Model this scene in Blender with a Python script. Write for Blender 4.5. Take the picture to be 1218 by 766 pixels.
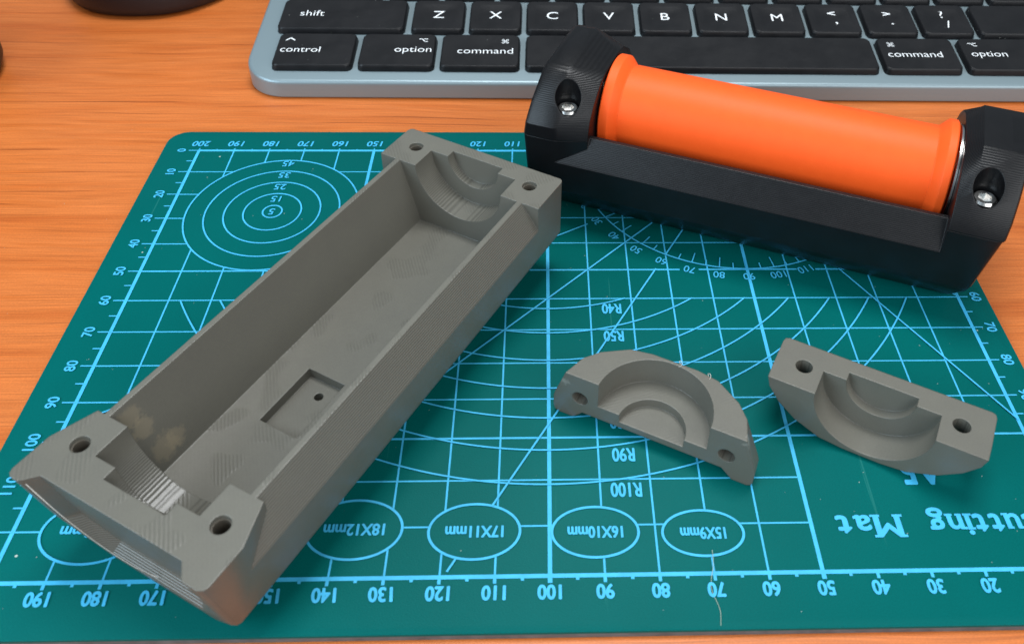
import bpy, bmesh, math, random
from mathutils import Vector, Matrix

random.seed(7)
MM = 0.001
for o in list(bpy.data.objects):
    bpy.data.objects.remove(o, do_unlink=True)
scene = bpy.context.scene
COL = scene.collection

# ------------------------------------------------------------------ camera
cam_d = bpy.data.cameras.new("camera")
cam = bpy.data.objects.new("camera", cam_d)
COL.objects.link(cam)
scene.camera = cam
FPX, CX, CY = 1110.32, 681.55, 211.18            # focal length and optical axis in pixels of the 1218x766 photograph
cam_d.sensor_fit = 'HORIZONTAL'
cam_d.sensor_width = 36.0
cam_d.lens = FPX / 1218 * 36.0
cam_d.shift_x = -(CX - 609) / 1218               # the photograph is an off-centre crop
cam_d.shift_y = (CY - 383) / 1218
cam_d.clip_start = 0.01
cam_d.clip_end = 20
r0 = Vector((0.9994402, -0.0264781, 0.0204505))
r1 = Vector((0.0001349, 0.6144469, 0.7889582))
r2 = Vector((-0.0334558, -0.7885137, 0.6141065))
cpos = Vector((-1.4968, -154.2757, 161.0798)) * MM
cam.matrix_world = Matrix(((r0.x, r1.x, r2.x, cpos.x), (r0.y, r1.y, r2.y, cpos.y),
                           (r0.z, r1.z, r2.z, cpos.z), (0, 0, 0, 1)))
cam_d.dof.use_dof = True
cam_d.dof.focus_distance = 0.225
cam_d.dof.aperture_fstop = 34

# ------------------------------------------------------------------ light
world = bpy.data.worlds.new("World")
scene.world = world
world.use_nodes = True
bg = world.node_tree.nodes["Background"]
bg.inputs[0].default_value = (0.74, 0.88, 1.0, 1)
bg.inputs[1].default_value = 0.24


def area_light(name, loc, target, sx, sy, power, col):
    d = bpy.data.lights.new(name, 'AREA')
    d.shape = 'RECTANGLE'
    d.size, d.size_y, d.energy, d.color = sx, sy, power, col
    o = bpy.data.objects.new(name, d)
    COL.objects.link(o)
    o.location = loc
    o.rotation_euler = (Vector(target) - Vector(loc)).to_track_quat('-Z', 'Y').to_euler()
    return o


area_light("ceiling_light", (0.05, 0.24, 1.25), (0, 0.02, 0), 0.55, 0.5, 14.5, (0.96, 0.985, 1.0))
area_light("room_light", (0.60, -1.00, 0.80), (0, 0.0, 0), 1.5, 1.0, 15.0, (0.97, 0.985, 1.0))
area_light("window_light", (-0.75, -0.40, 0.50), (0, 0.0, 0), 0.6, 0.6, 8.0, (0.70, 0.87, 1.0))

scene.view_settings.view_transform = 'Standard'
scene.view_settings.look = 'None'
scene.view_settings.exposure = 0.0
scene.view_settings.gamma = 1.0
scene.view_settings.use_curve_mapping = False
scene.render.engine = 'CYCLES'


# ------------------------------------------------------------------ materials
def srgb(r, g, b):
    f = lambda c: (c / 255 / 12.92) if c <= 10 else ((c / 255 + 0.055) / 1.055) ** 2.4
    return (f(r), f(g), f(b), 1)


class NT:
    def __init__(self, name):
        self.m = bpy.data.materials.new(name)
        self.m.use_nodes = True
        self.t = self.m.node_tree
        self.p = self.t.nodes["Principled BSDF"]

    def n(self, kind, **kw):
        nd = self.t.nodes.new(kind)
        for k, v in kw.items():
            if k.startswith('i_'):
                nd.inputs[k[2:].replace('_', ' ')].default_value = v
            else:
                setattr(nd, k, v)
        return nd

    def l(self, a, b):
        self.t.links.new(a, b)

    def math(self, op, a, b=None, clamp=False):
        nd = self.t.nodes.new('ShaderNodeMath')
        nd.operation = op
        nd.use_clamp = clamp
        for i, x in enumerate((a, b)):
            if x is None:
                continue
            if isinstance(x, (int, float)):
                nd.inputs[i].default_value = x
            else:
                self.l(x, nd.inputs[i])
        return nd.outputs[0]

    def coord(self, scale=(1, 1, 1), which='Object', rot=(0, 0, 0)):
        tc = self.n('ShaderNodeTexCoord')
        mp = self.n('ShaderNodeMapping')
        mp.inputs['Scale'].default_value = scale
        mp.inputs['Rotation'].default_value = rot
        self.l(tc.outputs[which], mp.inputs['Vector'])
        return mp.outputs[0]

    def noise(self, vec, scale, detail=3, rough=0.55, dist=0.0):
        nd = self.n('ShaderNodeTexNoise')
        nd.inputs['Scale'].default_value = scale
        nd.inputs['Detail'].default_value = detail
        nd.inputs['Roughness'].default_value = rough
        nd.inputs['Distortion'].default_value = dist
        self.l(vec, nd.inputs['Vector'])
        return nd.outputs['Fac']

    def ramp(self, fac, stops):
        nd = self.n('ShaderNodeValToRGB')
        cr = nd.color_ramp
        while len(cr.elements) < len(stops):
            cr.elements.new(0.5)
        for e, (p, c) in zip(cr.elements, stops):
            e.position = p
            e.color = c if not isinstance(c, (int, float)) else (c, c, c, 1)
        self.l(fac, nd.inputs['Fac'])
        return nd.outputs['Color']

    def mix(self, fac, a, b, mode='MIX'):
        nd = self.n('ShaderNodeMix', data_type='RGBA', blend_type=mode)
        for sock, x in ((nd.inputs[0], fac), (nd.inputs[6], a), (nd.inputs[7], b)):
            if isinstance(x, (int, float)):
                sock.default_value = x
            elif isinstance(x, tuple):
                sock.default_value = x
            else:
                self.l(x, sock)
        return nd.outputs[2]

    def set(self, **kw):
        for k, v in kw.items():
            s = self.p.inputs[k.replace('_', ' ')]
            if isinstance(v, (int, float, tuple)):
                s.default_value = v
            else:
                self.l(v, s)


def printed_plastic(name, c_lo, c_hi, rough, layer=0.38, bump=0.8, fill=0.9, spec=0.5, patches=None, bevel=0.35, axis='z', lines=1.0):
    """FDM printed plastic: layer lines across the print direction (local z), diagonal
    infill lines on level faces, blotchy colour."""
    k = NT(name)
    co = k.coord((1 / MM, 1 / MM, 1 / MM))                 # millimetres
    sep = k.n('ShaderNodeSeparateXYZ')
    k.l(co, sep.inputs[0])
    x, y, z = sep.outputs
    tc = k.n('ShaderNodeTexCoord')
    sn = k.n('ShaderNodeSeparateXYZ')
    k.l(tc.outputs['Normal'], sn.inputs[0])
    nz = k.math('ABSOLUTE', sn.outputs[2 if axis == 'z' else 0])
    if axis == 'x':
        x, y, z = y, z, x
    level = k.math('GREATER_THAN', nz, 0.99)
    wob = k.noise(co, 0.25, 2)
    # layers
    ph = k.math('MULTIPLY', k.math('ADD', z, k.math('MULTIPLY', wob, 0.10)), 2 * math.pi / layer)
    lay = k.math('ADD', k.math('MULTIPLY', k.math('SINE', ph), 0.5), 0.5)
    slope = k.math('MULTIPLY', k.math('SUBTRACT', 1.0, level), k.math('ADD', 0.06, k.math('MINIMUM', k.math('MULTIPLY', k.math('POWER', nz, 1.5), 2.0 * lines), 0.85)))
    # infill strokes
    dg = k.math('SUBTRACT', x, y)
    ph2 = k.math('MULTIPLY', k.math('ADD', dg, k.math('MULTIPLY', wob, 0.5)), 2 * math.pi / 1.0)
    inf = k.math('ADD', k.math('MULTIPLY', k.math('SINE', ph2), 0.5), 0.5)
    patch = k.ramp(k.noise(co, 0.12, 1), [(0.55, 0.06), (0.60, 1.0)])
    inf_amt = k.math('MULTIPLY', k.math('MULTIPLY', level, patch), fill)
    h = k.math('ADD', k.math('MULTIPLY', lay, slope), k.math('MULTIPLY', inf, inf_amt))
    fine = k.noise(co, 6.0, 3)
    h = k.math('ADD', h, k.math('MULTIPLY', fine, 0.14))
    bv = k.n('ShaderNodeBevel')
    bv.samples = 6
    bv.inputs['Radius'].default_value = bevel * MM
    bp = k.n('ShaderNodeBump')
    bp.inputs['Strength'].default_value = bump
    bp.inputs['Distance'].default_value = 0.07 * MM
    k.l(h, bp.inputs['Height'])
    k.l(bv.outputs[0], bp.inputs['Normal'])
    blot = k.noise(co, 0.16, 4, 0.6)
    colr = k.ramp(blot, [(0.3, c_lo), (0.72, c_hi)])
    # the shade of the layer grooves is darkened into the colour
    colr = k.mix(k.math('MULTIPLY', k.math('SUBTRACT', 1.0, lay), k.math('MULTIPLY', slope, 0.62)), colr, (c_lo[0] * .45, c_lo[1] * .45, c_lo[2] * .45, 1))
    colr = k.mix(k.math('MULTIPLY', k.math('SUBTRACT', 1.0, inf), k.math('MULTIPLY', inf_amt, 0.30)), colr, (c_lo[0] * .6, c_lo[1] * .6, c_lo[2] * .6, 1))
    grain = k.ramp(k.noise(co, 3.5, 2), [(0.3, 0.94), (0.7, 1.05)])
    colr = k.mix(1.0, colr, grain, 'MULTIPLY')
    if patches:
        for (px, py, pz, rx, pc) in patches:
            d = k.n('ShaderNodeVectorMath', operation='DISTANCE')
            k.l(co, d.inputs[0])
            d.inputs[1].default_value = (px, py, pz)
            dn = k.math('ADD', d.outputs['Value'], k.math('MULTIPLY', k.math('SUBTRACT', k.noise(co, 0.9, 5, 0.7), 0.5), rx * 1.7))
            f = k.math('SUBTRACT', 1.0, k.math('DIVIDE', dn, rx), True)
            f = k.math('MULTIPLY', k.math('MULTIPLY', f, 3.0, True), 0.36)
            colr = k.mix(f, colr, pc)
    rg = k.ramp(k.noise(co, 0.5, 3), [(0.3, rough - 0.015), (0.7, rough + 0.025)])
    k.set(Base_Color=colr, Roughness=rg, Normal=bp.outputs[0], Specular_IOR_Level=spec)
    return k.m


def simple(name, col, rough=0.5, metal=0.0, spec=0.5, nscale=None, nbump=0.0, bevel=None, vary=0.0):
    k = NT(name)
    co = k.coord((1 / MM, 1 / MM, 1 / MM))
    if vary:
        lo = tuple(c * (1 - vary) for c in col[:3]) + (1,)
        hi = tuple(min(1, c * (1 + vary)) for c in col[:3]) + (1,)
        k.set(Base_Color=k.ramp(k.noise(co, 0.35, 4), [(0.3, lo), (0.7, hi)]))
    else:
        k.set(Base_Color=col)
    k.set(Roughness=rough, Metallic=metal, Specular_IOR_Level=spec)
    nrm = None
    if bevel:
        bv = k.n('ShaderNodeBevel')
        bv.samples = 6
        bv.inputs['Radius'].default_value = bevel * MM
        nrm = bv.outputs[0]
    if nscale:
        bp = k.n('ShaderNodeBump')
        bp.inputs['Strength'].default_value = nbump
        bp.inputs['Distance'].default_value = 0.05 * MM
        k.l(k.noise(co, nscale, 3), bp.inputs['Height'])
        if nrm:
            k.l(nrm, bp.inputs['Normal'])
        nrm = bp.outputs[0]
    if nrm:
        k.set(Normal=nrm)
    return k.m


GREY_LO, GREY_HI = srgb(101, 99, 91), srgb(104, 102, 93)
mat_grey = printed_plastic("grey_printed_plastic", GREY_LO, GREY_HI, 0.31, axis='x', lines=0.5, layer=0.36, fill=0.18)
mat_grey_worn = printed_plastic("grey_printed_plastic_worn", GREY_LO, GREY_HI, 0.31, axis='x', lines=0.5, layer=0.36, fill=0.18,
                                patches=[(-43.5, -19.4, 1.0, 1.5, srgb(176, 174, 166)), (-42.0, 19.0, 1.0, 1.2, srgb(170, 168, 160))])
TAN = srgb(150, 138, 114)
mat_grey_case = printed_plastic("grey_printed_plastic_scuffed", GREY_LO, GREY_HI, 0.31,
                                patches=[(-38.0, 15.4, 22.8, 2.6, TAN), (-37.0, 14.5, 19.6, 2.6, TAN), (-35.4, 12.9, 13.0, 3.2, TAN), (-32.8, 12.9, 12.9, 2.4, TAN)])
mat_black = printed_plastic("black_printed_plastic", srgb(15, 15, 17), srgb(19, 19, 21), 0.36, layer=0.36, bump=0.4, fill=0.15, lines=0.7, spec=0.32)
mat_orange = simple("orange_plastic", srgb(255, 94, 32), 0.5, spec=0.25, nscale=1.2, nbump=0.05, bevel=0.3, vary=0.03)
mat_steel = simple("bright_steel", (0.72, 0.71, 0.69, 1), 0.22, metal=1.0)
mat_alu = simple("grey_anodised_aluminium", srgb(132, 149, 155), 0.38, metal=0.4, nscale=9, nbump=0.1, bevel=0.5)
mat_well = simple("dark_key_well", srgb(20, 20, 22), 0.6)
mat_legend = simple("white_key_legend", srgb(235, 238, 240), 0.5)
mat_print = simple("light_blue_print", srgb(62, 174, 220), 0.55, vary=0.10, spec=0.25)
mat_core = simple("dark_grey_mat_core", srgb(92, 96, 98), 0.7, nscale=2, nbump=0.3, vary=0.25)
mat_hole = simple("hole_liner", srgb(92, 86, 76), 0.6, vary=0.1)


def key_material():
    k = NT("black_key_plastic")
    co = k.coord((1 / MM, 1 / MM, 1 / MM), 'Object')
    base = k.ramp(k.noise(co, 0.12, 3), [(0.3, srgb(18, 18, 20)), (0.7, srgb(23, 23, 25))])
    dust = k.ramp(k.noise(co, 1.1, 4, 0.7), [(0.72, 0.0), (0.82, 0.08)])
    base = k.mix(dust, base, srgb(150, 150, 150))
    rg = k.ramp(k.noise(co, 0.2, 3), [(0.35, 0.36), (0.7, 0.44)])
    bv = k.n('ShaderNodeBevel')
    bv.samples = 4
    bv.inputs['Radius'].default_value = 0.3 * MM
    bp = k.n('ShaderNodeBump')
    bp.inputs['Strength'].default_value = 0.12
    bp.inputs['Distance'].default_value = 0.05 * MM
    k.l(k.noise(co, 8, 2), bp.inputs['Height'])
    k.l(bv.outputs[0], bp.inputs['Normal'])
    k.set(Base_Color=base, Roughness=rg, Normal=bp.outputs[0], Specular_IOR_Level=0.3)
    return k.m


mat_key = key_material()


def green_mat_material():
    k = NT("green_cutting_mat_vinyl")
    co = k.coord((1 / MM, 1 / MM, 1 / MM))
    base = k.ramp(k.noise(co, 0.02, 4), [(0.3, srgb(0, 86, 83)), (0.7, srgb(0, 93, 90))])
    speck = k.ramp(k.noise(co, 5.0, 2), [(0.3, 0.86), (0.7, 1.12)])
    base = k.mix(1.0, base, speck, 'MULTIPLY')
    # a few pale dust specks and fine scratches
    vo = k.n('ShaderNodeTexVoronoi', feature='F1')
    vo.inputs['Scale'].default_value = 0.07
    k.l(co, vo.inputs['Vector'])
    dot = k.math('LESS_THAN', vo.outputs['Distance'], 0.018)
    base = k.mix(k.math('MULTIPLY', dot, 0.7), base, srgb(190, 200, 190))
    co2 = k.coord((1 / MM, 0.02 / MM, 1), rot=(0, 0, 0.5))
    scr = k.ramp(k.noise(co2, 0.9, 2), [(0.735, 0.0), (0.75, 0.22)])
    base = k.mix(scr, base, srgb(60, 140, 130))
    bp = k.n('ShaderNodeBump')
    bp.inputs['Strength'].default_value = 0.7
    bp.inputs['Distance'].default_value = 0.06 * MM
    k.l(k.noise(co, 3.0, 3), bp.inputs['Height'])
    k.set(Base_Color=base, Roughness=0.45, Specular_IOR_Level=0.05, Normal=bp.outputs[0])
    return k.m


mat_green = green_mat_material()


def wood_material():
    k = NT("orange_wood_laminate")
    big = k.coord((0.006 / MM, 0.05 / MM, 1), 'Object')
    warp = k.noise(k.coord((0.008 / MM, 0.02 / MM, 1)), 1.0, 2)
    cv = k.n('ShaderNodeCombineXYZ')
    sp = k.n('ShaderNodeSeparateXYZ')
    k.l(k.coord((1 / MM, 1 / MM, 1)), sp.inputs[0])
    yy = k.math('ADD', sp.outputs[1], k.math('MULTIPLY', warp, 13.0))
    k.l(k.math('MULTIPLY', sp.outputs[0], 0.010), cv.inputs[0])
    k.l(k.math('MULTIPLY', yy, 0.16), cv.inputs[1])
    grain = k.noise(cv.outputs[0], 1.0, 4, 0.6)
    base = k.ramp(grain, [(0.25, srgb(182, 88, 32)), (0.42, srgb(196, 104, 44)), (0.56, srgb(204, 113, 53)), (0.66, srgb(195, 103, 42)), (0.8, srgb(182, 89, 32))])
    cv2 = k.n('ShaderNodeCombineXYZ')
    k.l(k.math('MULTIPLY', sp.outputs[0], 0.009), cv2.inputs[0])
    k.l(k.math('MULTIPLY', yy, 0.75), cv2.inputs[1])
    fine = k.noise(cv2.outputs[0], 1.0, 3, 0.65)
    streak = k.ramp(fine, [(0.335, 0.75), (0.36, 0.25), (0.42, 0.0)])
    base = k.mix(streak, base, srgb(122, 52, 14))
    cv3 = k.n('ShaderNodeCombineXYZ')
    k.l(k.math('MULTIPLY', sp.outputs[0], 0.045), cv3.inputs[0])
    k.l(k.math('MULTIPLY', yy, 3.0), cv3.inputs[1])
    pore = k.ramp(k.noise(cv3.outputs[0], 1.0, 3, 0.7), [(0.3, 0.70), (0.6, 1.08)])
    base = k.mix(1.0, base, pore, 'MULTIPLY')
    mot = k.ramp(k.noise(k.coord((1 / MM, 1 / MM, 1)), 2.2, 3), [(0.3, 0.9), (0.7, 1.08)])
    base = k.mix(1.0, base, mot, 'MULTIPLY')
    bp = k.n('ShaderNodeBump')
    bp.inputs['Strength'].default_value = 0.25
    bp.inputs['Distance'].default_value = 0.06 * MM
    k.l(k.noise(k.coord((1 / MM, 1 / MM, 1)), 2.5, 3), bp.inputs['Height'])
    k.set(Base_Color=base, Roughness=0.42, Specular_IOR_Level=0.4, Normal=bp.outputs[0])
    return k.m


mat_wood = wood_material()


# ------------------------------------------------------------------ helpers
def tag(o, label=None, cat=None, group=None, kind=None):
    for k, v in (("label", label), ("category", cat), ("group", group), ("kind", kind)):
        if v:
            o[k] = v
    return o


def thing(name, label, cat, matrix=None, group=None):
    o = bpy.data.objects.new(name, None)
    COL.objects.link(o)
    o.empty_display_size = 0.01
    if matrix is not None:
        o.matrix_world = matrix
    return tag(o, label, cat, group)


def finish(me, mat, angle=28):
    if mat:
        me.materials.clear()
        me.materials.append(mat)
    me.shade_smooth()
    me.set_sharp_from_angle(angle=math.radians(angle))


def add(name, me, mat, parent=None, angle=28):
    if mat is not None:
        finish(me, mat, angle)
    o = bpy.data.objects.new(name, me)
    COL.objects.link(o)
    if parent is not None:
        o.parent = parent
    return o


def mesh(name, verts, faces):
    me = bpy.data.meshes.new(name)
    me.from_pydata([(v[0] * MM, v[1] * MM, v[2] * MM) for v in verts], [], faces)
    me.update()
    return me


def loft(name, rings, close_ends=True):
    n = len(rings[0])
    V = [v for r in rings for v in r]
    Fc = []
    for i in range(len(rings) - 1):
        for j in range(n):
            a, b = i * n + j, i * n + (j + 1) % n
            Fc.append((a, b, b + n, a + n))
    if close_ends:
        Fc.append(tuple(range(n))[::-1])
        Fc.append(tuple((len(rings) - 1) * n + j for j in range(n)))
    me = mesh(name, V, Fc)
    bm = bmesh.new()
    bm.from_mesh(me)
    bmesh.ops.recalc_face_normals(bm, faces=bm.faces)
    bm.to_mesh(me)
    bm.free()
    return me


def hull(name, pts):
    bm = bmesh.new()
    for p in pts:
        bm.verts.new((p[0] * MM, p[1] * MM, p[2] * MM))
    bmesh.ops.convex_hull(bm, input=bm.verts)
    bmesh.ops.dissolve_limit(bm, angle_limit=0.002, verts=bm.verts, edges=bm.edges)
    me = bpy.data.meshes.new(name)
    bm.to_mesh(me)
    bm.free()
    return me


def cyl(name, p, axis, r, length, seg=48, r2=None):
    """cylinder from point p along axis ('x','y','z') for length mm"""
    rings = []
    for q, rad in ((0, r), (length, r if r2 is None else r2)):
        ring = []
        for i in range(seg):
            a = 2 * math.pi * (i + 0.37) / seg
            c, s = rad * math.cos(a), rad * math.sin(a)
            if axis == 'x':
                ring.append((p[0] + q, p[1] + c, p[2] + s))
            elif axis == 'y':
                ring.append((p[0] + c, p[1] + q, p[2] + s))
            else:
                ring.append((p[0] + c, p[1] + s, p[2] + q))
        rings.append(ring)
    return loft(name, rings)


def revolve_x(name, prof, seg=96):
    """profile [(x, r), ...] turned about the x axis"""
    return loft(name, [[(x, r * math.cos(2 * math.pi * i / seg), r * math.sin(2 * math.pi * i / seg)) for i in range(seg)] for x, r in prof])


def box_pts(x0, x1, y0, y1, z0, z1):
    return [(x, y, z) for x in (x0, x1) for y in (y0, y1) for z in (z0, z1)]


def cut(me, cutters):
    o = bpy.data.objects.new("tmp", me)
    COL.objects.link(o)
    tmp = []
    for c in cutters:
        co = bpy.data.objects.new("cutter", c)
        COL.objects.link(co)
        md = o.modifiers.new("b", 'BOOLEAN')
        md.operation = 'DIFFERENCE'
        md.solver = 'EXACT'
        md.object = co
        tmp.append(co)
    dg = bpy.context.evaluated_depsgraph_get()
    dg.update()
    res = bpy.data.meshes.new_from_object(o.evaluated_get(dg))
    for t in tmp + [o]:
        bpy.data.objects.remove(t, do_unlink=True)
    return res


# ------------------------------------------------------------------ desk
bm = bmesh.new()
bmesh.ops.create_cube(bm, size=1)
for v in bm.verts:
    v.co = Vector((v.co.x * 1.3, v.co.y * 0.66, v.co.z * 0.022))
    v.co += Vector((0.0, -0.088 + 0.33, -0.002 - 0.011))
me = bpy.data.meshes.new("desk")
bm.to_mesh(me)
bm.free()
desk = add("desk", me, mat_wood)
tag(desk, "orange brown wood grain desk top", "desk", kind="structure")


# ------------------------------------------------------------------ cutting mat
def W(u, v, z=0.0):                     # printed scale of the mat (mm) -> world (mm)
    return (100 - u, 65 - v, z)


def rounded_rect(x0, x1, y0, y1, r, seg=8):
    out = []
    for cx_, cy_, a0 in ((x1 - r, y1 - r, 0), (x0 + r, y1 - r, 90), (x0 + r, y0 + r, 180), (x1 - r, y0 + r, 270)):
        for i in range(seg + 1):
            a = math.radians(a0 + 90 * i / seg)
            out.append((cx_ + r * math.cos(a), cy_ + r * math.sin(a)))
    return out


mat_thing = thing("cutting_mat", "green self healing cutting mat with light blue grid lying on the desk", "cutting mat",
                  Matrix.Translation((0, 0, -2 * MM)))
mx0, mx1, my0, my1 = 100 - 210.5, 100 + 7.2, 65 - 140.2, 65 + 9.6
rr = rounded_rect(mx0, mx1, my0, my1, 5.5)
rr_in = rounded_rect(mx0 + .25, mx1 - .25, my0 + .25, my1 - .25, 5.3)
core = loft("mat_core", [[(x, y, 0) for x, y in rr], [(x, y, 1.25) for x, y in rr]])
add("mat_core", core, mat_core, mat_thing)
top = loft("mat_surface", [[(x, y, 1.252) for x, y in rr], [(x, y, 1.85) for x, y in rr], [(x, y, 2.0) for x, y in rr_in]])
add("mat_surface", top, mat_green, mat_thing, 50)
PZ = 2.0 + 0.045                        # the printed ink stands a hair above the vinyl


class Ink:
    def __init__(self, dz=0.0):
        self.v, self.f, self.z = [], [], PZ + dz

    def quad(self, pts):
        b = len(self.v)
        self.v += [(p[0], p[1], self.z) for p in pts]
        self.f.append(tuple(range(b, b + len(pts))))

    def line(self, u0, v0, u1, v1, w=0.32):
        a, b = W(u0, v0), W(u1, v1)
        dx, dy = b[0] - a[0], b[1] - a[1]
        L = math.hypot(dx, dy)
        if L < 1e-6:
            return
        nx, ny = -dy / L * w / 2, dx / L * w / 2
        self.z += 0.0004                 # overlapping strokes of ink never share a plane
        self.quad([(a[0] - nx, a[1] - ny), (b[0] - nx, b[1] - ny), (b[0] + nx, b[1] + ny), (a[0] + nx, a[1] + ny)])

    def arc(self, uc, vc, ru, a0, a1, w=0.36, rv=None, n=None):
        self.z += 0.0004
        rv = rv or ru
        n = n or max(12, int(abs(a1 - a0) / 3))
        c = W(uc, vc)
        P = []
        for i in range(n + 1):
            a = math.radians(a0 + (a1 - a0) * i / n)
            ca, sa = math.cos(a), math.sin(a)
            P.append(((c[0] - (ru - w / 2) * ca, c[1] - (rv - w / 2) * sa), (c[0] - (ru + w / 2) * ca, c[1] - (rv + w / 2) * sa)))
        for (i0, o0), (i1, o1) in zip(P, P[1:]):
            self.quad([i0, i1, o1, o0])

    def build(self, name):
        me = mesh(name, self.v, self.f)
        bm = bmesh.new()
        bm.from_mesh(me)
        for f in bm.faces:
            if f.normal.z < 0:
                f.normal_flip()
        bm.to_mesh(me)
        bm.free()
        return add(name, me, mat_print, mat_thing)


CIRC = (173.0, 27.3)
ELL = [(185.2, 120.0, 9.6, 6.6, "19X13mm"), (136.8, 120.3, 9.0, 6.1, "18X12mm"), (114.2, 121.0, 8.6, 5.7, "17X11mm"),
       (91.4, 121.4, 8.2, 5.2, "16X10mm"), (71.0, 121.9, 7.7, 4.7, "15X9mm")]


def blocked(u, v):
    if (u - CIRC[0]) ** 2 + (v - CIRC[1]) ** 2 < 22.5 ** 2:
        return True
    for (a, b, c, d, _) in ELL:
        if ((u - a) / c) ** 2 + ((v - b) / d) ** 2 < 1:
            return True
    return False


def grid_line(ink, u0, v0, u1, v1, w, gaps=()):
    n = 800
    start = None
    for i in range(n + 1):
        t = i / n
        u, v = u0 + (u1 - u0) * t, v0 + (v1 - v0) * t
        bad = blocked(u, v) or any(a <= (u if u0 != u1 else v) <= b for a, b in gaps)
        if not bad and start is None:
            start = (u, v)
        if (bad or i == n) and start is not None:
            ink.line(start[0], start[1], u, v, w)
            start = None


ink = Ink(0.000)
for u in range(10, 200, 10):
    grid_line(ink, u, 0, u, 130 if u >= 50 else 100, 0.78 if u % 50 == 0 else 0.38)
for v in range(10, 130, 10):
    lo = 0 if v <= 100 else 50
    gaps = ((62.4, 67.0), (33.0, 37.6)) if v == 50 else ()
    grid_line(ink, 200, v, lo, v, 0.46 if v % 50 == 0 else 0.34, gaps)
ink.build("grid_lines")
ink = Ink(0.045)
for a, b in (((200.35, 0), (-0.35, 0)), ((200.35, 130), (-0.35, 130)), ((200, 0), (200, 130)), ((0, 0), (0, 130))):
    ink.line(*a, *b, 0.80)
for u in range(0, 201, 5):
    ln = 1.25 if u % 10 == 0 else 0.75
    ink.line(u, 130.2, u, 130 + ln + .1, 0.84 if u % 50 == 0 else 0.6)
    ink.line(u, -0.2, u, -(1.0 if u % 10 == 0 else 0.7), 0.34)
for v in range(0, 131, 5):
    ln = 2.9 if v % 10 == 0 else 2.1
    ink.line(200, v, 200 + ln, v, 0.34)
    ink.line(0, v, -(2.4 if v % 10 == 0 else 1.8), v, 0.34)
ink.build("border_scale")
ink = Ink(0.090)
for d in (5, 15, 25, 35, 45):
    ink.arc(CIRC[0], CIRC[1], d / 2, 0, 360, 0.42, n=96)
ink.build("concentric_circles")
for (a, b, c, d, _) in ELL:
    ink = Ink(0.135)
    ink.arc(a, b, c, 0, 360, 0.50, rv=d, n=72)
    ink.build("size_ellipse")
ink = Ink(0.180)
for k, r in enumerate((52.4, 60.1, 68.3, 76.2, 84.1, 92.1, 100.1)):
    a0 = math.degrees(math.asin(49 / r))
    ink.arc(100, 11, r, a0, 180 - a0, 0.37, n=90)
ink.build("radius_arcs")
ink = Ink(0.225)
ink.arc(50, 10, 40, 0, 180, 0.40, n=90)
for dgr in range(5, 180, 5):
    a = math.radians(dgr)
    L = 3.6 if dgr % 10 == 0 else 2.0
    ink.line(50 + 40 * math.cos(a), 10 + 40 * math.sin(a), 50 + (40 - L) * math.cos(a), 10 + (40 - L) * math.sin(a), 0.30)
for dgr, ra, rb, rc in ((30, 34, 45.5, 170), (45, 18, 18, 146), (60, 14, 46.0, 137.5), (120, 46.3, 46.3, 100), (135, 18, 18, 70), (150, 34, 45.5, 57)):
    a = math.radians(dgr)
    pt = lambda r: (50 + r * math.cos(a), 10 + r * math.sin(a))

    def clipped(r_a, r_b):
        # the rays stop at the ellipses as the grid does
        st = None
        n = 400
        for i in range(n + 1):
            r = r_a + (r_b - r_a) * i / n
            p = pt(r)
            bad = blocked(*p) or p[1] > 130 or p[0] > 200 or p[0] < 0
            if not bad and st is None:
                st = p
            if (bad or i == n) and st is not None:
                ink.line(st[0], st[1], p[0], p[1], 0.40)
                st = None
    if ra < rb:
        clipped(ra, 40)
    clipped(rb, rc)
ink.build("angle_protractor")


# ------------------------------------------------------------------ lettering
def text_mesh(body, size, bold=0.0, shear=0.0, spacing=1.0, xscale=1.0, thin=0.0):
    cu = bpy.data.curves.new("lettering", 'FONT')
    cu.body = body
    cu.size = size * MM
    cu.align_x = 'CENTER'
    cu.align_y = 'CENTER'
    cu.shear = shear
    cu.offset = -thin * MM
    cu.space_character = spacing
    cu.resolution_u = 4
    o = bpy.data.objects.new("lettering", cu)
    COL.objects.link(o)
    dg = bpy.context.evaluated_depsgraph_get()
    dg.update()
    me = bpy.data.meshes.new_from_object(o.evaluated_get(dg))
    bpy.data.objects.remove(o, do_unlink=True)
    xs = [v.co.x for v in me.vertices] or [0]
    ys = [v.co.y for v in me.vertices] or [0]
    mxx, myy = (min(xs) + max(xs)) / 2, (min(ys) + max(ys)) / 2
    for v in me.vertices:
        v.co.x = (v.co.x - mxx) * xscale
        v.co.y -= myy
    if bold:                                # heavier stroke: shifted copies, each on a plane of its own
        bm = bmesh.new()
        for i, (dx, dy) in enumerate(((0, 0), (1, 0), (-1, 0), (0, 1), (0, -1), (.7, .7), (-.7, .7), (.7, -.7), (-.7, -.7))):
            m2 = me.copy()
            m2.transform(Matrix.Translation((dx * bold * MM, dy * bold * MM, i * 0.0012 * MM)))
            bm.from_mesh(m2)
            bpy.data.meshes.remove(m2)
        bm.to_mesh(me)
        bm.free()
    return me


def mat_text(name, body, u, v, size, rot=180, bold=0.0, shear=0.0, spacing=1.0, xscale=1.0):
    me = text_mesh(body, size, bold, shear, spacing, xscale)
    o = add(name, me, mat_print, mat_thing)
    x, y, _ = W(u, v)
    o.location = (x * MM, y * MM, (PZ + 0.14) * MM)
    o.rotation_euler = (0, 0, math.radians(rot))
    return o


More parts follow.
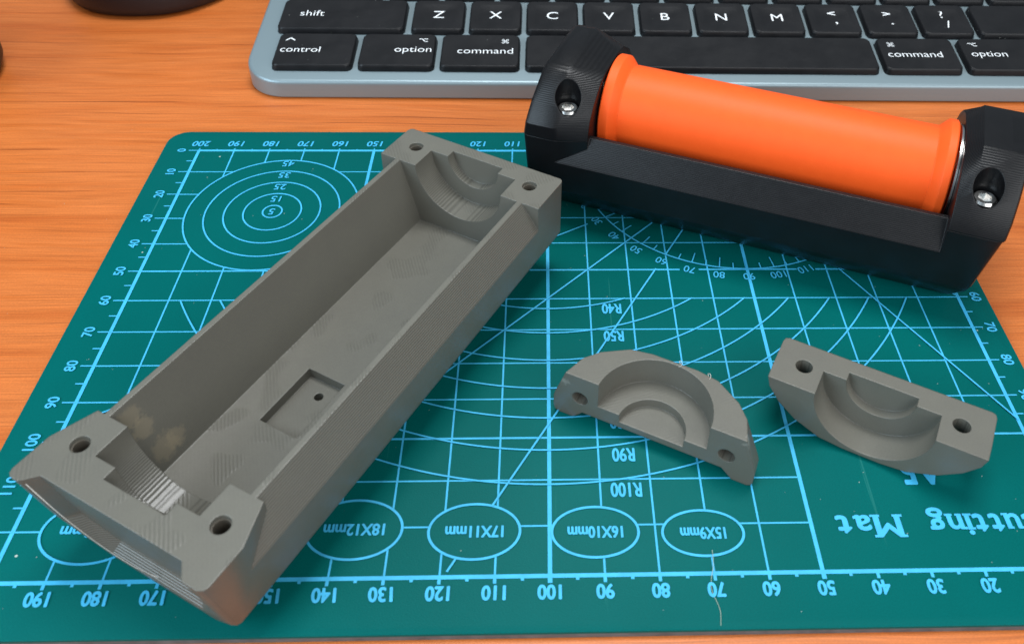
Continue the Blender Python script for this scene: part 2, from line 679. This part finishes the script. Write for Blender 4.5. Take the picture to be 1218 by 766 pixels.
for u in range(0, 201, 10):
    mat_text("scale_number", str(u), u + .1, 133.1, 3.7, bold=0.13, shear=-0.10 if u > 120 else 0.0, xscale=0.88)
    mat_text("scale_number", str(u), u + .2, -3.2, 3.4, bold=0.07, shear=0.12, xscale=0.98)
for v in range(0, 121, 10):
    mat_text("scale_number", str(v), 204.9, v, 3.3, rot=90, bold=0.07, xscale=0.95)
    mat_text("scale_number", str(v), -4.3, v, 3.3, rot=-90, bold=0.07, xscale=0.95)
for d, v in ((45, 6.4), (35, 11.7), (25, 16.9), (15, 22.1), (5, 27.4)):
    mat_text("circle_number", str(d), 173.1, v, 3.4, bold=0.04, shear=0.08)
for (a, b, c, d, s) in ELL:
    mat_text("ellipse_size", s, a, b + .1, 3.3, bold=0.10, xscale=0.86 * c / 9.0)
for k, v in ((40, 63.5), (50, 72.2), (60, 80.4), (70, 88.4), (80, 96.4), (90, 104.4), (100, 112.5)):
    mat_text("radius_number", "R%d" % k, 84.9, v, 4.4, bold=0.10, xscale=0.68)
for dgr in range(10, 180, 10):
    a = math.radians(dgr)
    mat_text("angle_number", str(dgr), 50 + 42.7 * math.cos(a), 10 + 42.7 * math.sin(a), 3.2, rot=180 + dgr - 90, bold=0.02, xscale=0.95)
mat_text("size_mark", "A5", 25.2, 109.0, 8.4, bold=0.22, xscale=0.85)


# the heavy slab serif title: letter bodies with serif bars added
def title_word(word, u_start, width):
    x = 0.0
    root = None
    letters = []
    for ch in word:
        me = text_mesh(ch, 6.5, bold=0.17)
        xs = [v.co.x / MM for v in me.vertices]
        w = max(xs) - min(xs)
        letters.append([ch, me, x + w / 2, w])
        x += w + 0.45
    total = x - 0.45
    k = width / total
    for ch, me, xc, w in letters:
        # every letter stands on the same base line
        cap = {'M': 4.9, 'C': 5.0, 'a': 3.6, 'u': 3.55, 't': 4.6, 'i': 4.95, 'n': 3.6, 'g': 4.9}[ch]
        ys = [v.co.y / MM for v in me.vertices]
        h = max(ys) - min(ys)
        base = -2.4 if ch != 'g' else -2.4 - h * 0.3
        dy = base - min(ys)
        for v in me.vertices:
            v.co.y += dy * MM
        bars = []
        lo, hi, L, Rr, st = base, base + h, -w / 2, w / 2, 0.85
        if ch == 'M':
            bars = [(L - .45, L + st + .35, lo, lo + .5), (Rr - st - .35, Rr + .45, lo, lo + .5), (L - .45, L + st, hi - .5, hi), (Rr - st, Rr + .45, hi - .5, hi)]
        elif ch == 'n':
            bars = [(L - .3, L + st + .3, lo, lo + .45), (Rr - st - .3, Rr + .3, lo, lo + .45), (L - .4, L + st, hi - .5, hi)]
        elif ch == 'u':
            bars = [(L - .4, L + st, hi - .45, hi), (Rr - st - .3, Rr, hi - .45, hi), (Rr - st, Rr + .4, lo, lo + .45)]
        elif ch == 'i':
            bars = [(L - .4, Rr + .4, lo, lo + .45), (L - .4, Rr, lo + 2.95, lo + 3.4)]
        bm = bmesh.new()
        bm.from_mesh(me)
        for q, (a, b, c, d) in enumerate(bars):
            z = (0.02 + q * 0.002) * MM
            bm.faces.new([bm.verts.new((px * MM, py * MM, z)) for px, py in ((a, c), (b, c), (b, d), (a, d))])
        bm.to_mesh(me)
        bm.free()
        o = add("title_letter", me, mat_print, mat_thing)
        X, Y, _ = W(u_start + xc * k, 121.0)
        o.location = (X * MM, Y * MM, (PZ + 0.14) * MM)
        o.rotation_euler = (0, 0, math.pi)
        o.scale = (k, 1, 1)


title_word("Mat", 32.6, 12.6)
title_word("Cutting", 4.2, 23.0)


# ------------------------------------------------------------------ printed case and caps
H = 26.0
NEAR_IN, KINK, NEAR_END = -40.8, -48.7, -57.0
FAR_IN, FAR_END = 44.9, 57.1
PR, PR2 = 11.8, 7.0


def zs(t):                               # height of the sloped side wall at |t|
    return 26 - (t - 17.4) * 6.5 / 4.4


def case_mesh(near_up=False):
    ring = [(21.8, 26), (21.8, 11), (20.8, 8.8), (14.2, 1.2), (12.6, 0), (-12.6, 0), (-14.2, 1.2), (-20.8, 8.8), (-21.8, 11), (-21.8, 26)]

    def near(z, d=0):
        if near_up:
            return NEAR_END + max(0, 15 - z) * 4 / 15 + d
        return NEAR_END + (26 - z) * 5 / 26 + d

    def far(z, d=0):
        if near_up:
            return FAR_END - .4 - (26 - z) * 3.0 / 16 - d
        return FAR_END - max(0, 12.5 - z) * 3.6 / 12.5 - d
    sc = lambda t, z, k: (t * (1 - k / 21.8), z if z > 20 else z + k * (1 - z / 13) if z < 13 else z)
    rings = []
    for d, k in ((0.0, 1.1), (0.45, 0.35), (1.3, 0.0)):
        rings.append([(near(z, d), -sc(t, z, k)[0], sc(t, z, k)[1]) for t, z in ring])
    for d, k in ((1.2, 0.0), (0.4, 0.3), (0.0, 0.9)):
        rings.append([(far(z, d), -sc(t, z, k)[0], sc(t, z, k)[1]) for t, z in ring])
    me = loft("case", rings)
    cs = []
    # hollow
    cs.append(hull("c", [(s, y, z) for s in (NEAR_IN, FAR_IN) for (y, z) in ((16.2, 27), (-16.2, 27), (16.2, 26), (-16.2, 26), (11.9, 9.0), (-11.9, 9.0))]))
    for sg in (1, -1):
        prism = [(17.4, 26), (23.4, zs(23.4)), (23.4, 30), (17.4, 30)]
        cs.append(hull("c", [(s, sg * t, z) for s in (NEAR_IN, FAR_IN) for t, z in prism]))
        cs.append(hull("c", [(NEAR_IN + .02, sg * 19, zs(19)), (NEAR_IN + .02, sg * 23.4, zs(23.4)), (NEAR_IN + .02, sg * 23.4, 30), (NEAR_IN + .02, sg * 19, 30),
                             (KINK, sg * 21.85, zs(21.85)), (KINK, sg * 23.4, zs(23.4)), (KINK, sg * 23.4, 30), (KINK, sg * 21.85, 30)]))
    # battery end pockets
    cs.append(cyl("c", (NEAR_IN - 6.8, 0, H), 'x', PR, 8.0, 72))
    cs.append(cyl("c", (NEAR_IN - 9.3, 0, H), 'x', PR2, 4.0, 56))
    cs.append(cyl("c", (FAR_IN - 1.2, 0, H), 'x', PR, 8.0, 72))
    cs.append(cyl("c", (FAR_IN + 5.0, 0, H), 'x', PR2, 4.1, 56))
    # screw holes
    for s, t in ((-47.2, 15.9), (-47.2, -15.9), (51.2, 15.9), (51.2, -15.9)):
        cs.append(cyl("c", (s, t, 14), 'z', 1.7, 14, 24))
    # recess in the floor with a small hole
    cs.append(hull("c", box_pts(-20.4, -5.6, -4.6, 4.6, 6.7, 10)))
    cs.append(cyl("c", (-9.2, -0.4, 3), 'z', 0.95, 7, 16))
    # dished outer end
    def dish(inset, d):
        return [(near(z, d), y, z) for (y, z) in ((21.8 - inset + .9, 27.5), (21.8 - inset + .6, 11.5), (12.6 - inset * .45, inset), (-12.6 + inset * .45, inset), (-21.8 + inset, 11.5), (-21.8 + inset + .6, 27.5))]
    cs.append(loft("c", [dish(2.2, -1.6), dish(6.2, 2.45)]))
    return cut(me, cs)


def cap_profile(pts):
    """closed half profile from +t over the crown to -t, mating plane at z=0; the pts are for t>0"""
    return [(t, h) for t, h in pts] + [(-t, h) for t, h in reversed(pts)]


def near_cap_mesh(length):
    """tapered cap, x from NEAR_IN (inner side) to NEAR_IN-length, crown +z"""
    small = cap_profile([(19.2, 0), (17.6, 5.0), (15.0, 8.1), (9.6, 11.6), (5.0, 12.4)])
    large = cap_profile([(21.8, 0), (21.6, 3.4), (18.6, 8.0), (11.8, 14.2), (9.8, 14.8)])
    mid = [(a[0] * .12 + b[0] * .88, a[1] * .12 + b[1] * .88) for a, b in zip(small, large)]
    end = NEAR_IN - length
    kink = NEAR_IN - min(7.9, length * .6)
    sl = 0.10
    rings = [[(NEAR_IN, -t, h) for t, h in small], [(kink + .8, -t, h) for t, h in mid], [(kink - .5, -t, h) for t, h in large],
             [(end + 1.5 + sl * h, -t, h) for t, h in large], [(end + .5 + sl * h, -t * .985, h * .975) for t, h in large],
             [(end + sl * h, -t * .95, h * .93) for t, h in large]]
    me = loft("cap", rings)
    cs = [cyl("c", (NEAR_IN - 6.8, 0, 0), 'x', PR, 8.0, 72), cyl("c", (NEAR_IN - 9.0, 0, 0), 'x', PR2, 4.0, 56)]
    # dished outer end, leaving two feet
    d0 = [(end - 1.0, y, h) for y, h in ((18.8, -2), (17.2, 6), (10.5, 11.2), (-10.5, 11.2), (-17.2, 6), (-18.8, -2))]
    d1 = [(end + 2.4 + sl * h, y, h) for y, h in ((15.6, -2), (14.2, 5.5), (8.6, 9.4), (-8.6, 9.4), (-14.2, 5.5), (-15.6, -2))]
    cs.append(loft("c", [d0, d1]))
    hx = NEAR_IN - 6.4
    for sg in (1, -1):
        cs.append(cyl("c", (hx, sg * 15.8, -1), 'z', 1.75, 20, 24))
        cs.append(cyl("c", (hx, sg * 15.8, 4.0), 'z', 3.2, 20, 40))
    return cut(me, cs)


def far_cap_mesh(half=21.8, crown=13.2, lean=0.10):
    """straight sided cap, x from FAR_IN (inner side) to FAR_END, crown +z"""
    k = half / 21.8
    small = cap_profile([(21.7 * k, 0), (21.0 * k, 2.6), (18.6 * k, 6.0), (14.6 * k, 9.4), (9.0 * k, 12.0), (4.0 * k, 12.6)])
    large = cap_profile([(21.8 * k, 0), (21.6 * k, 3.4), (19.2 * k, 7.2), (15.4 * k, 10.6), (11.2 * k, 13.0), (6.0 * k, 13.2)])
    large = [(t * (1 - .22 * (crown - 13.2) / 2.3 * (h / 13.2)), h * crown / 13.2) for t, h in large]
    rings = [[(FAR_IN, -t, h) for t, h in small], [(FAR_IN + 3.4, -t, h) for t, h in large], [(FAR_END - 1.3 - lean * h, -t, h) for t, h in large],
             [(FAR_END - .4 - lean * h, -t * .988, h * .975) for t, h in large], [(FAR_END - lean * h, -t * .955, h * .94) for t, h in large]]
    me = loft("cap", rings)
    cs = [cyl("c", (FAR_IN - 1.4, 0, 0), 'x', PR, 8.0, 72), cyl("c", (FAR_IN + 4.6, 0, 0), 'x', PR2, 4.2, 56)]
    hx = FAR_IN + 6.0
    for sg in (1, -1):
        cs.append(cyl("c", (hx, sg * 15.7, -1), 'z', 1.75, 20, 24))
        cs.append(cyl("c", (hx, sg * 15.7, 4.0), 'z', 3.2, 20, 40))
    return cut(me, cs)


def liner(parent, s, y, z0, z1, r, mat):
    """thin tube lining a screw hole, closed at its foot"""
    rings = []
    for rad, z in ((r + .25, z1 - .05), (r, z1 - .05), (r, z0 + .6), (0.05, z0 + .6), (0.05, z0), (r + .25, z0)):
        rings.append([(s + rad * math.cos(2 * math.pi * i / 24), y + rad * math.sin(2 * math.pi * i / 24), z) for i in range(24)])
    V = [v for rg in rings for v in rg]
    n = 24
    Fc = []
    for i in range(len(rings)):
        for j in range(n):
            a, b = i * n + j, i * n + (j + 1) % n
            c, d = ((i + 1) % len(rings)) * n + (j + 1) % n, ((i + 1) % len(rings)) * n + j
            Fc.append((a, b, c, d))
    me = mesh("screw_hole", V, Fc)
    bm = bmesh.new()
    bm.from_mesh(me)
    bmesh.ops.recalc_face_normals(bm, faces=bm.faces)
    bm.to_mesh(me)
    bm.free()
    return add("screw_hole", me, mat, parent)


case_me = case_mesh()
case_black = case_mesh(True)
near_cap13 = near_cap_mesh(13.0)
near_cap16 = near_cap_mesh(16.2)
far_cap = far_cap_mesh(21.8, 15.5, -0.08)


def pose(px, py, pz, yaw):
    return Matrix.Translation((px * MM, py * MM, pz * MM)) @ Matrix.Rotation(math.radians(yaw), 4, 'Z')


th = math.radians(60.9)
ca, sa = math.cos(th), math.sin(th)
S0, T0 = -39.5, -27.4
grey_case = thing("battery_case", "long grey 3D printed open case with screw holes in both end blocks, empty", "plastic case",
                  pose(ca * S0 + sa * T0, sa * S0 - ca * T0, 0.05, 60.9))
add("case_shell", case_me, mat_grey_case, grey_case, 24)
for s, t in ((-47.2, 15.9), (-47.2, -15.9), (51.2, 15.9), (51.2, -15.9)):
    liner(grey_case, s, t, 14.5, 25.2, 1.45, mat_hole)

# loose cap standing on its outer end
e1 = Vector((0.893, -0.449, 0)).normalized()
n1 = Vector((-e1.y, e1.x, 0))
o1 = Vector((20.5, -37.4, 0))


def basis(x, y, z, o):
    return Matrix(((x.x, y.x, z.x, o.x * MM), (x.y, y.y, z.y, o.y * MM), (x.z, y.z, z.z, o.z * MM), (0, 0, 0, 1)))


up = Vector((0, 0, 1))
cap_end = NEAR_IN - 13.0
off = o1 + up * (-cap_end + 0.05)
grey_cap1 = thing("end_cap", "small grey printed cap standing on end, arched pocket facing up, beside the long case", "plastic cap",
                  basis(up, e1, n1, off))
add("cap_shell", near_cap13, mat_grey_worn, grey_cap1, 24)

# loose cap lying crown down, mating face up
e2 = Vector((0.877, -0.480, 0)).normalized()
out2 = Vector((-e2.y, e2.x, 0))                # away from the viewer = outer side of the cap
o2 = Vector((69.3, -29.9, 0)) - out2 * FAR_END + up * 13.25
grey_cap2 = thing("end_cap", "small grey printed cap lying with its flat two-hole face up, over the mat lettering", "plastic cap",
                  basis(out2, e2, -up, o2))
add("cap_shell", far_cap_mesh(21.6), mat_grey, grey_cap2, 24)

# ------------------------------------------------------------------ black holder with screws
bpose = pose(54.7, 36.4, 0.05, -21.2)
holder = thing("battery_holder", "black 3D printed holder with screwed end caps clamping an orange tube", "holder", bpose)
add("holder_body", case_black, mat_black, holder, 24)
for me in (near_cap16, far_cap):
    m2 = me.copy()
    for v in m2.vertices:
        v.co.z += (H + 0.06) * MM
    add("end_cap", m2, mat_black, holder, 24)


def screw_meshes():
    rings = []
    for r, z in ((2.6, 0), (2.8, .2), (2.8, 2.1), (2.3, 2.6), (2.0, 2.62)):
        rings.append([(r * math.cos(2 * math.pi * i / 40), r * math.sin(2 * math.pi * i / 40), z) for i in range(40)])
    return cut(loft("screw", rings), [cyl("c", (0, 0, 1.1), 'z', 1.6, 3, 6)])


head_me = screw_meshes()
for s, t in ((NEAR_IN - 6.4, 15.8), (NEAR_IN - 6.4, -15.8), (FAR_IN + 6.0, 15.7), (FAR_IN + 6.0, -15.7)):
    sc = bpy.data.objects.new("screw", head_me.copy())
    finish(sc.data, mat_steel, 30)
    COL.objects.link(sc)
    sc.parent = holder
    sc.location = (s * MM, t * MM, (H + 4.1) * MM)

# orange tube with flared ends
tube = thing("orange_tube", "bright orange cylinder with flared collars held in the black holder", "tube",
             bpose @ Matrix.Translation((0, 0, (H) * MM)))
add("tube_body", revolve_x("tube_body", [(-37.4, 8.5), (-37.4, 11.0), (40.6, 11.0), (40.6, 8.5)]), mat_orange, tube)
add("collar", revolve_x("collar", [(-40.4, 8.0), (-40.4, 12.8), (-40.1, 13.1), (-38.0, 13.1), (-37.7, 12.95), (-36.0, 11.1), (-35.8, 11.03), (-35.8, 8.0)]), mat_orange, tube, 22)
add("collar", revolve_x("collar", [(43.7, 8.0), (43.7, 12.8), (43.4, 13.1), (41.8, 13.1), (41.5, 12.95), (39.7, 11.1), (39.5, 11.03), (39.5, 8.0)]), mat_orange, tube, 22)
add("metal_end", revolve_x("metal_end", [(43.2, 6.0), (44.2, 6.0), (44.2, 12.0), (44.3, 12.3), (44.75, 12.3), (44.8, 11.5), (47.5, 11.4), (47.5, 6.0)]), mat_steel, tube, 30)
add("metal_end", revolve_x("metal_end", [(-44.5, 6.0), (-44.5, 7.6), (-40.0, 7.6), (-40.0, 6.0)]), mat_steel, tube, 30)

# ------------------------------------------------------------------ keyboard
TILT = math.radians(7.5)
KB_F = 95.0
kb = thing("keyboard", "grey keyboard with black keys and white legends behind the mat", "keyboard",
           Matrix.Translation((0, 0, -2 * MM)) @ Matrix.Rotation(math.radians(-0.4), 4, 'Z'))
kx0, kx1, ky0, ky1 = -96.2, 206.0, KB_F, KB_F + 126
zt = lambda y: 6.3 + (y - KB_F) * math.tan(TILT)
rk = lambda i: rounded_rect(kx0 + i, kx1 - i, ky0 + i, ky1 - i, 13 - i, 10)
edge = [(1.1 * (1 - math.cos(math.radians(a))), 1.1 * (math.sin(math.radians(a)) - 1)) for a in range(0, 91, 15)]
chs = loft("chassis", [[(x, y, 0) for x, y in rk(.8)], [(x, y, .6) for x, y in rk(0)]] + [[(x, y, zt(y) + dz) for x, y in rk(i_)] for i_, dz in edge])
add("chassis", chs, mat_alu, kb, 30)


def key_mesh(w, d, dish):
    hw, hd, r = w / 2, d / 2, 1.9
    base = rounded_rect(-hw - .35, hw + .35, -hd - .35, hd + .35, r, 6)
    mid = rounded_rect(-hw, hw, -hd, hd, r, 6)
    topr = rounded_rect(-hw + .35, hw - .35, -hd + .35, hd - .35, r, 6)
    n = len(base)
    rings = [[(x, y, -0.3) for x, y in base], [(x, y, 1.9) for x, y in mid], [(x, y, 2.3) for x, y in topr]]
    if dish:
        R = min(hw, hd) - .7
        for f in (1.0, .93, .8, .6, .35, .12):
            rg = []
            for x, y in topr:
                a = math.atan2(y / hd, x / hw)
                rad = R * f
                rg.append((rad * math.cos(a), rad * math.sin(a), 2.3 - dish * (1 - f * f)))
            rings.append(rg)
    else:
        for f in (.9, .5):
            rings.append([(x * f, y * f, 2.3 - .12 * (1 - f)) for x, y in topr])
    return loft("key", rings)


def stroke_mesh(lines, w):
    """flat strokes [(x0,y0,x1,y1)] in mm"""
    V, Fc = [], []
    for (x0, y0, x1, y1) in lines:
        dx, dy = x1 - x0, y1 - y0
        L = math.hypot(dx, dy)
        ex, ey = dx / L * w / 2, dy / L * w / 2
        nx, ny = -ey, ex
        b = len(V)
        V += [(x0 - ex - nx, y0 - ey - ny, 0), (x1 + ex - nx, y1 + ey - ny, 0), (x1 + ex + nx, y1 + ey + ny, 0), (x0 - ex + nx, y0 - ey + ny, 0)]
        Fc.append((b, b + 1, b + 2, b + 3))
    return mesh("legend", V, Fc)


def symbol(kind):
    L = []
    if kind == 'ctrl':
        L = [(-1.0, -.45, 0, .45), (0, .45, 1.0, -.45)]
    elif kind == 'opt':
        L = [(-1.3, .65, -.45, .65), (-.45, .65, .5, -.65), (.5, -.65, 1.3, -.65), (.35, .65, 1.3, .65)]
    elif kind == 'cmd':
        a = .42
        for sx in (-1, 1):
            for sy in (-1, 1):
                c = (sx * .85, sy * .85)
                for i in range(8):
                    t0, t1 = math.pi / 4 * i, math.pi / 4 * (i + 1)
                    L.append((c[0] + a * math.cos(t0), c[1] + a * math.sin(t0), c[0] + a * math.cos(t1), c[1] + a * math.sin(t1)))
        L += [(-.43, -.85, -.43, .85), (.43, -.85, .43, .85), (-.85, -.43, .85, -.43), (-.85, .43, .85, .43)]
    elif kind == 'lt':
        L = [(.9, .6, -.9, 0), (-.9, 0, .9, -.6)]
    elif kind == 'gt':
        L = [(-.9, .6, .9, 0), (.9, 0, -.9, -.6)]
    return stroke_mesh(L, .34 if kind in ('lt', 'gt') else .3)


KEYM = {}


def key(x0, x1, row, legends=(), dish=0.42):
    """key between x0 and x1 (mm) on row; legends: (text or symbol, dx, dy, size)"""
    w, d = x1 - x0, 16.6
    kk = (round(w, 1), bool(dish))
    if kk not in KEYM:
        KEYM[kk] = key_mesh(w, d, dish)
        finish(KEYM[kk], mat_key, 35)
    o = bpy.data.objects.new("key", KEYM[kk])
    COL.objects.link(o)
    o.parent = kb
    yc = KB_F + 13.6 + row * 18.95
    o.location = ((x0 + x1) / 2 * MM, yc * MM, (zt(yc) - 0.05) * MM)
    o.rotation_euler = (TILT, 0, 0)
    R = min(w, d) / 2 - .7
    for (s, dx, dy, size) in legends:
        if s in ('ctrl', 'opt', 'cmd', 'lt', 'gt'):
            me = symbol(s)
            for v in me.vertices:
                v.co *= size
        else:
            me = text_mesh(s, size, xscale=1.1, thin=0.035 if len(s) > 1 else 0.02)
        for v in me.vertices:
            v.co.x += dx * MM
            v.co.y += dy * MM
            r = math.hypot(v.co.x, v.co.y) / MM
            dz = -dish * max(0, 1 - (r / R) ** 2) if dish else -.06
            v.co.z = (2.3 + dz + .09) * MM
        lo = bpy.data.objects.new("legend", me)
        finish(me, mat_legend)
        COL.objects.link(lo)
        lo.parent = o
    return o


P = 19.05
xC = -7.35
# bottom row
key(-87.2, -62.4, 0, (("ctrl", -8.6, 5.0, 1.3), ("control", -4.6, -0.3, 4.0)), dish=0)
key(-60.3, -36.6, 0, (("opt", 7.8, 4.9, 1.0), ("option", 4.9, -0.4, 4.2)), dish=0)
key(-34.5, -9.5, 0, (("cmd", 7.9, 4.6, .8), ("command", 1.6, -0.4, 4.2)), dish=0)
key(-7.3, 106.1, 0, (), dish=0)
key(108.2, 133.2, 0, (("cmd", -8.3, 4.6, .8), ("command", -1.4, -0.4, 4.2)), dish=0)
key(135.4, 160.0, 0, (("opt", -8.0, 4.9, 1.0), ("option", -3.8, -0.4, 4.2)), dish=0)
key(162.2, 186.0, 0, (("control", 0, -0.2, 4.2),), dish=0)
# shift row
key(-89.2, -47.9, 1, (("shift", -10.4, 0.2, 4.4),), dish=0)
for i, c in enumerate("ZXCVBNM"):
    x = xC + (i - 2) * P
    key(x, x + 17.1, 1, ((c, 0, 0.4, 5.6),))
for i, (a, b) in enumerate((("lt", ","), ("gt", "."), ("?", "/"))):
    x = xC + (i + 5) * P
    key(x, x + 17.1, 1, ((a, 0, 3.0, 1.25 if len(a) == 2 else 5.4), (b, 0.9, -2.6, 6.0)))
key(xC + 8 * P, 186.0, 1, (), dish=0)
# home row and the rows behind it
key(-89.2, -57.2, 2, (), dish=0)
for i, c in enumerate("ASDFGHJKL"):
    x = xC - 2.5 * P + i * P
    key(x, x + 17.1, 2, ((c, 0, 0.4, 5.6),))
for i, (a, b) in enumerate(((":", ";"), ('"', "'"))):
    x = xC + (6.5 + i) * P
    key(x, x + 17.1, 2, ((a, 0, 3.0, 4.4), (b, 0, -2.6, 4.4)))
key(xC + 8.5 * P, 186.0, 2, (), dish=0)
key(-89.2, -62.0, 3, (), dish=0)
for i, c in enumerate("QWERTYUIOP"):
    x = xC - 2.75 * P + i * P
    key(x, x + 17.1, 3, ((c, 0, 0.4, 5.6),))
for i, c in enumerate("[]"):
    x = xC + (7.25 + i) * P
    key(x, x + 17.1, 3, ((c, 0, 0.4, 4.6),))
key(xC + 9.25 * P, 186.0, 3, (), dish=0)
for i, c in enumerate("`1234567890-="):
    x = -89.2 + i * P
    key(x, x + 17.1, 4, ((c, 0, 0.4, 4.6),))
key(-89.2 + 13 * P, 186.0, 4, (), dish=0)
for i in range(14):
    x = -89.2 + i * 19.78
    key(x, x + 17.6, 5, (), dish=0)

# ------------------------------------------------------------------ black rounded object at the far side of the desk
rings = []
cxm, cym = -147.0, 202.0
for z, k in ((0, .93), (1.2, .985), (4, 1.0), (10, .99), (18, .94), (25, .83), (31, .62), (34.5, .34), (35.5, .08)):
    rg = []
    for i in range(64):
        a = 2 * math.pi * i / 64
        ca_, sa_ = math.cos(a), math.sin(a)
        p = 2.35
        rg.append((37.0 * k * abs(ca_) ** (2 / p) * (1 if ca_ > 0 else -1), 56.0 * k * abs(sa_) ** (2 / p) * (1 if sa_ > 0 else -1), z))
    rings.append(rg)
mouse = thing("computer_mouse", "black rounded mouse on the wooden desk to the side of the keyboard", "mouse",
              pose(cxm, cym, -2.0, 0))
mat_mouse = simple("soft_black_plastic", srgb(26, 24, 28), 0.5, nscale=5, nbump=0.1)
add("mouse_shell", loft("mouse_shell", rings), mat_mouse, mouse, 60)
wheel = cyl("scroll_wheel", (-3, 22, 27), 'x', 8.5, 6, 32)
add("scroll_wheel", wheel, mat_well, mouse)


# ------------------------------------------------------------------ added black vessel, stands in for the shade at the picture's edge
rings = []
for r, z in ((24.0, 0), (26.2, 1.0), (27.6, 4), (28.0, 30), (28.4, 82), (28.0, 83), (26.4, 83), (26.0, 81), (25.6, 6), (3.0, 4)):
    rings.append([(r * math.cos(2 * math.pi * i / 64), r * math.sin(2 * math.pi * i / 64), z) for i in range(64)])
shade_vessel = add("shade_vessel", loft("shade_vessel", rings), simple("matt_black_shade_vessel", srgb(24, 22, 22), 0.5, nscale=4, nbump=0.1), None, 40)
shade_vessel.matrix_world = pose(-202.6, 105.0, -2.0, 0)
tag(shade_vessel, "added black vessel shading the wooden desk, mostly cut off by the picture edge", "shade_vessel")

# ------------------------------------------------------------------ hair, wisps and dust
def strand(name, pts, r, mat, parent=None):
    """thin round thread through world points in mm"""
    sm = []
    n = len(pts)
    for i in range(n - 1):
        p0, p1, p2, p3 = (Vector(pts[max(0, min(n - 1, i + q))]) for q in (-1, 0, 1, 2))
        for q in range(6):
            t = q / 6
            sm.append(0.5 * ((2 * p1) + (p2 - p0) * t + (2 * p0 - 5 * p1 + 4 * p2 - p3) * t * t + (3 * p1 - p0 - 3 * p2 + p3) * t ** 3))
    sm.append(Vector(pts[-1]))
    rings = []
    for i, p in enumerate(sm):
        d = (sm[min(i + 1, len(sm) - 1)] - sm[max(i - 1, 0)]).normalized()
        a = d.cross(Vector((0.2, 0.1, 1))).normalized()
        b = d.cross(a)
        rings.append([tuple(p + (a * math.cos(k * math.pi / 3) + b * math.sin(k * math.pi / 3)) * r) for k in range(6)])
    return add(name, loft(name, rings), mat, parent, 60)


mat_hair = simple("pale_fibre", srgb(176, 190, 172), 0.4)
mat_wisp = simple("pale_plastic_thread", srgb(206, 204, 196), 0.3)
hair = strand("hair", [(30.2, -60.6, .32), (30.0, -63.4, .30), (29.2, -66.3, .12), (29.1, -68.5, .1), (29.7, -70.5, .1), (30.0, -72.2, .1), (29.7, -74.6, .1)], 0.05, mat_hair)
tag(hair, "fine pale curved hair lying on the mat below the 70 mark", "hair")
# threads of plastic left by the printer
strand("plastic_thread", [(-56.6, 17.6, 25.6), (-56.0, 13.0, 19.5), (-54.9, 8.0, 13.0), (-53.6, 3.0, 8.0), (-52.2, -.5, 5.0)], 0.07, mat_wisp, grey_case)
for dz, dy, dx in ((11.7, 1.0, -41.0), (11.2, 7.4, -41.1)):
    strand("plastic_thread", [(dx, dy, dz), (dx + .5, dy + .5, dz + .3), (dx + .9, dy + .2, dz + .9), (dx + .5, dy - .3, dz + 1.1), (dx + .2, dy + .1, dz + .7)], 0.05, mat_wisp, grey_cap1)

V, Fc = [], []


def flake(x, y, z, r):
    b = len(V)
    a0 = random.random() * 6.28
    for q in range(3):
        V.append((x + r * math.cos(a0 + q * 2.09) * random.uniform(.5, 1.2), y + r * math.sin(a0 + q * 2.09) * random.uniform(.5, 1.2), z))
    V.append((x, y, z + r * .7))
    Fc.extend([(b, b + 1, b + 3), (b + 1, b + 2, b + 3), (b + 2, b, b + 3), (b, b + 2, b + 1)])


for _ in range(170):
    flake(random.uniform(mx0 + 2, mx1 - 2), random.uniform(my0 + 2, my1 - 2), 0.01, random.choice((.06, .08, .1, .16)))
for _ in range(90):
    flake(random.uniform(-200, -115), random.uniform(-60, 140), -1.99, random.choice((.06, .09, .13)))
for _ in range(80):
    fx, fy = random.uniform(-88, 180), random.uniform(KB_F + 6, KB_F + 60)
    flake(fx, fy, -2 + zt(fy) + 2.2, random.choice((.08, .1, .14)))
dust = add("dust", mesh("dust", V, Fc), simple("pale_dust", srgb(190, 192, 182), 0.8), None)
tag(dust, "scattered pale dust specks on the mat and desk", "dust", kind="stuff")
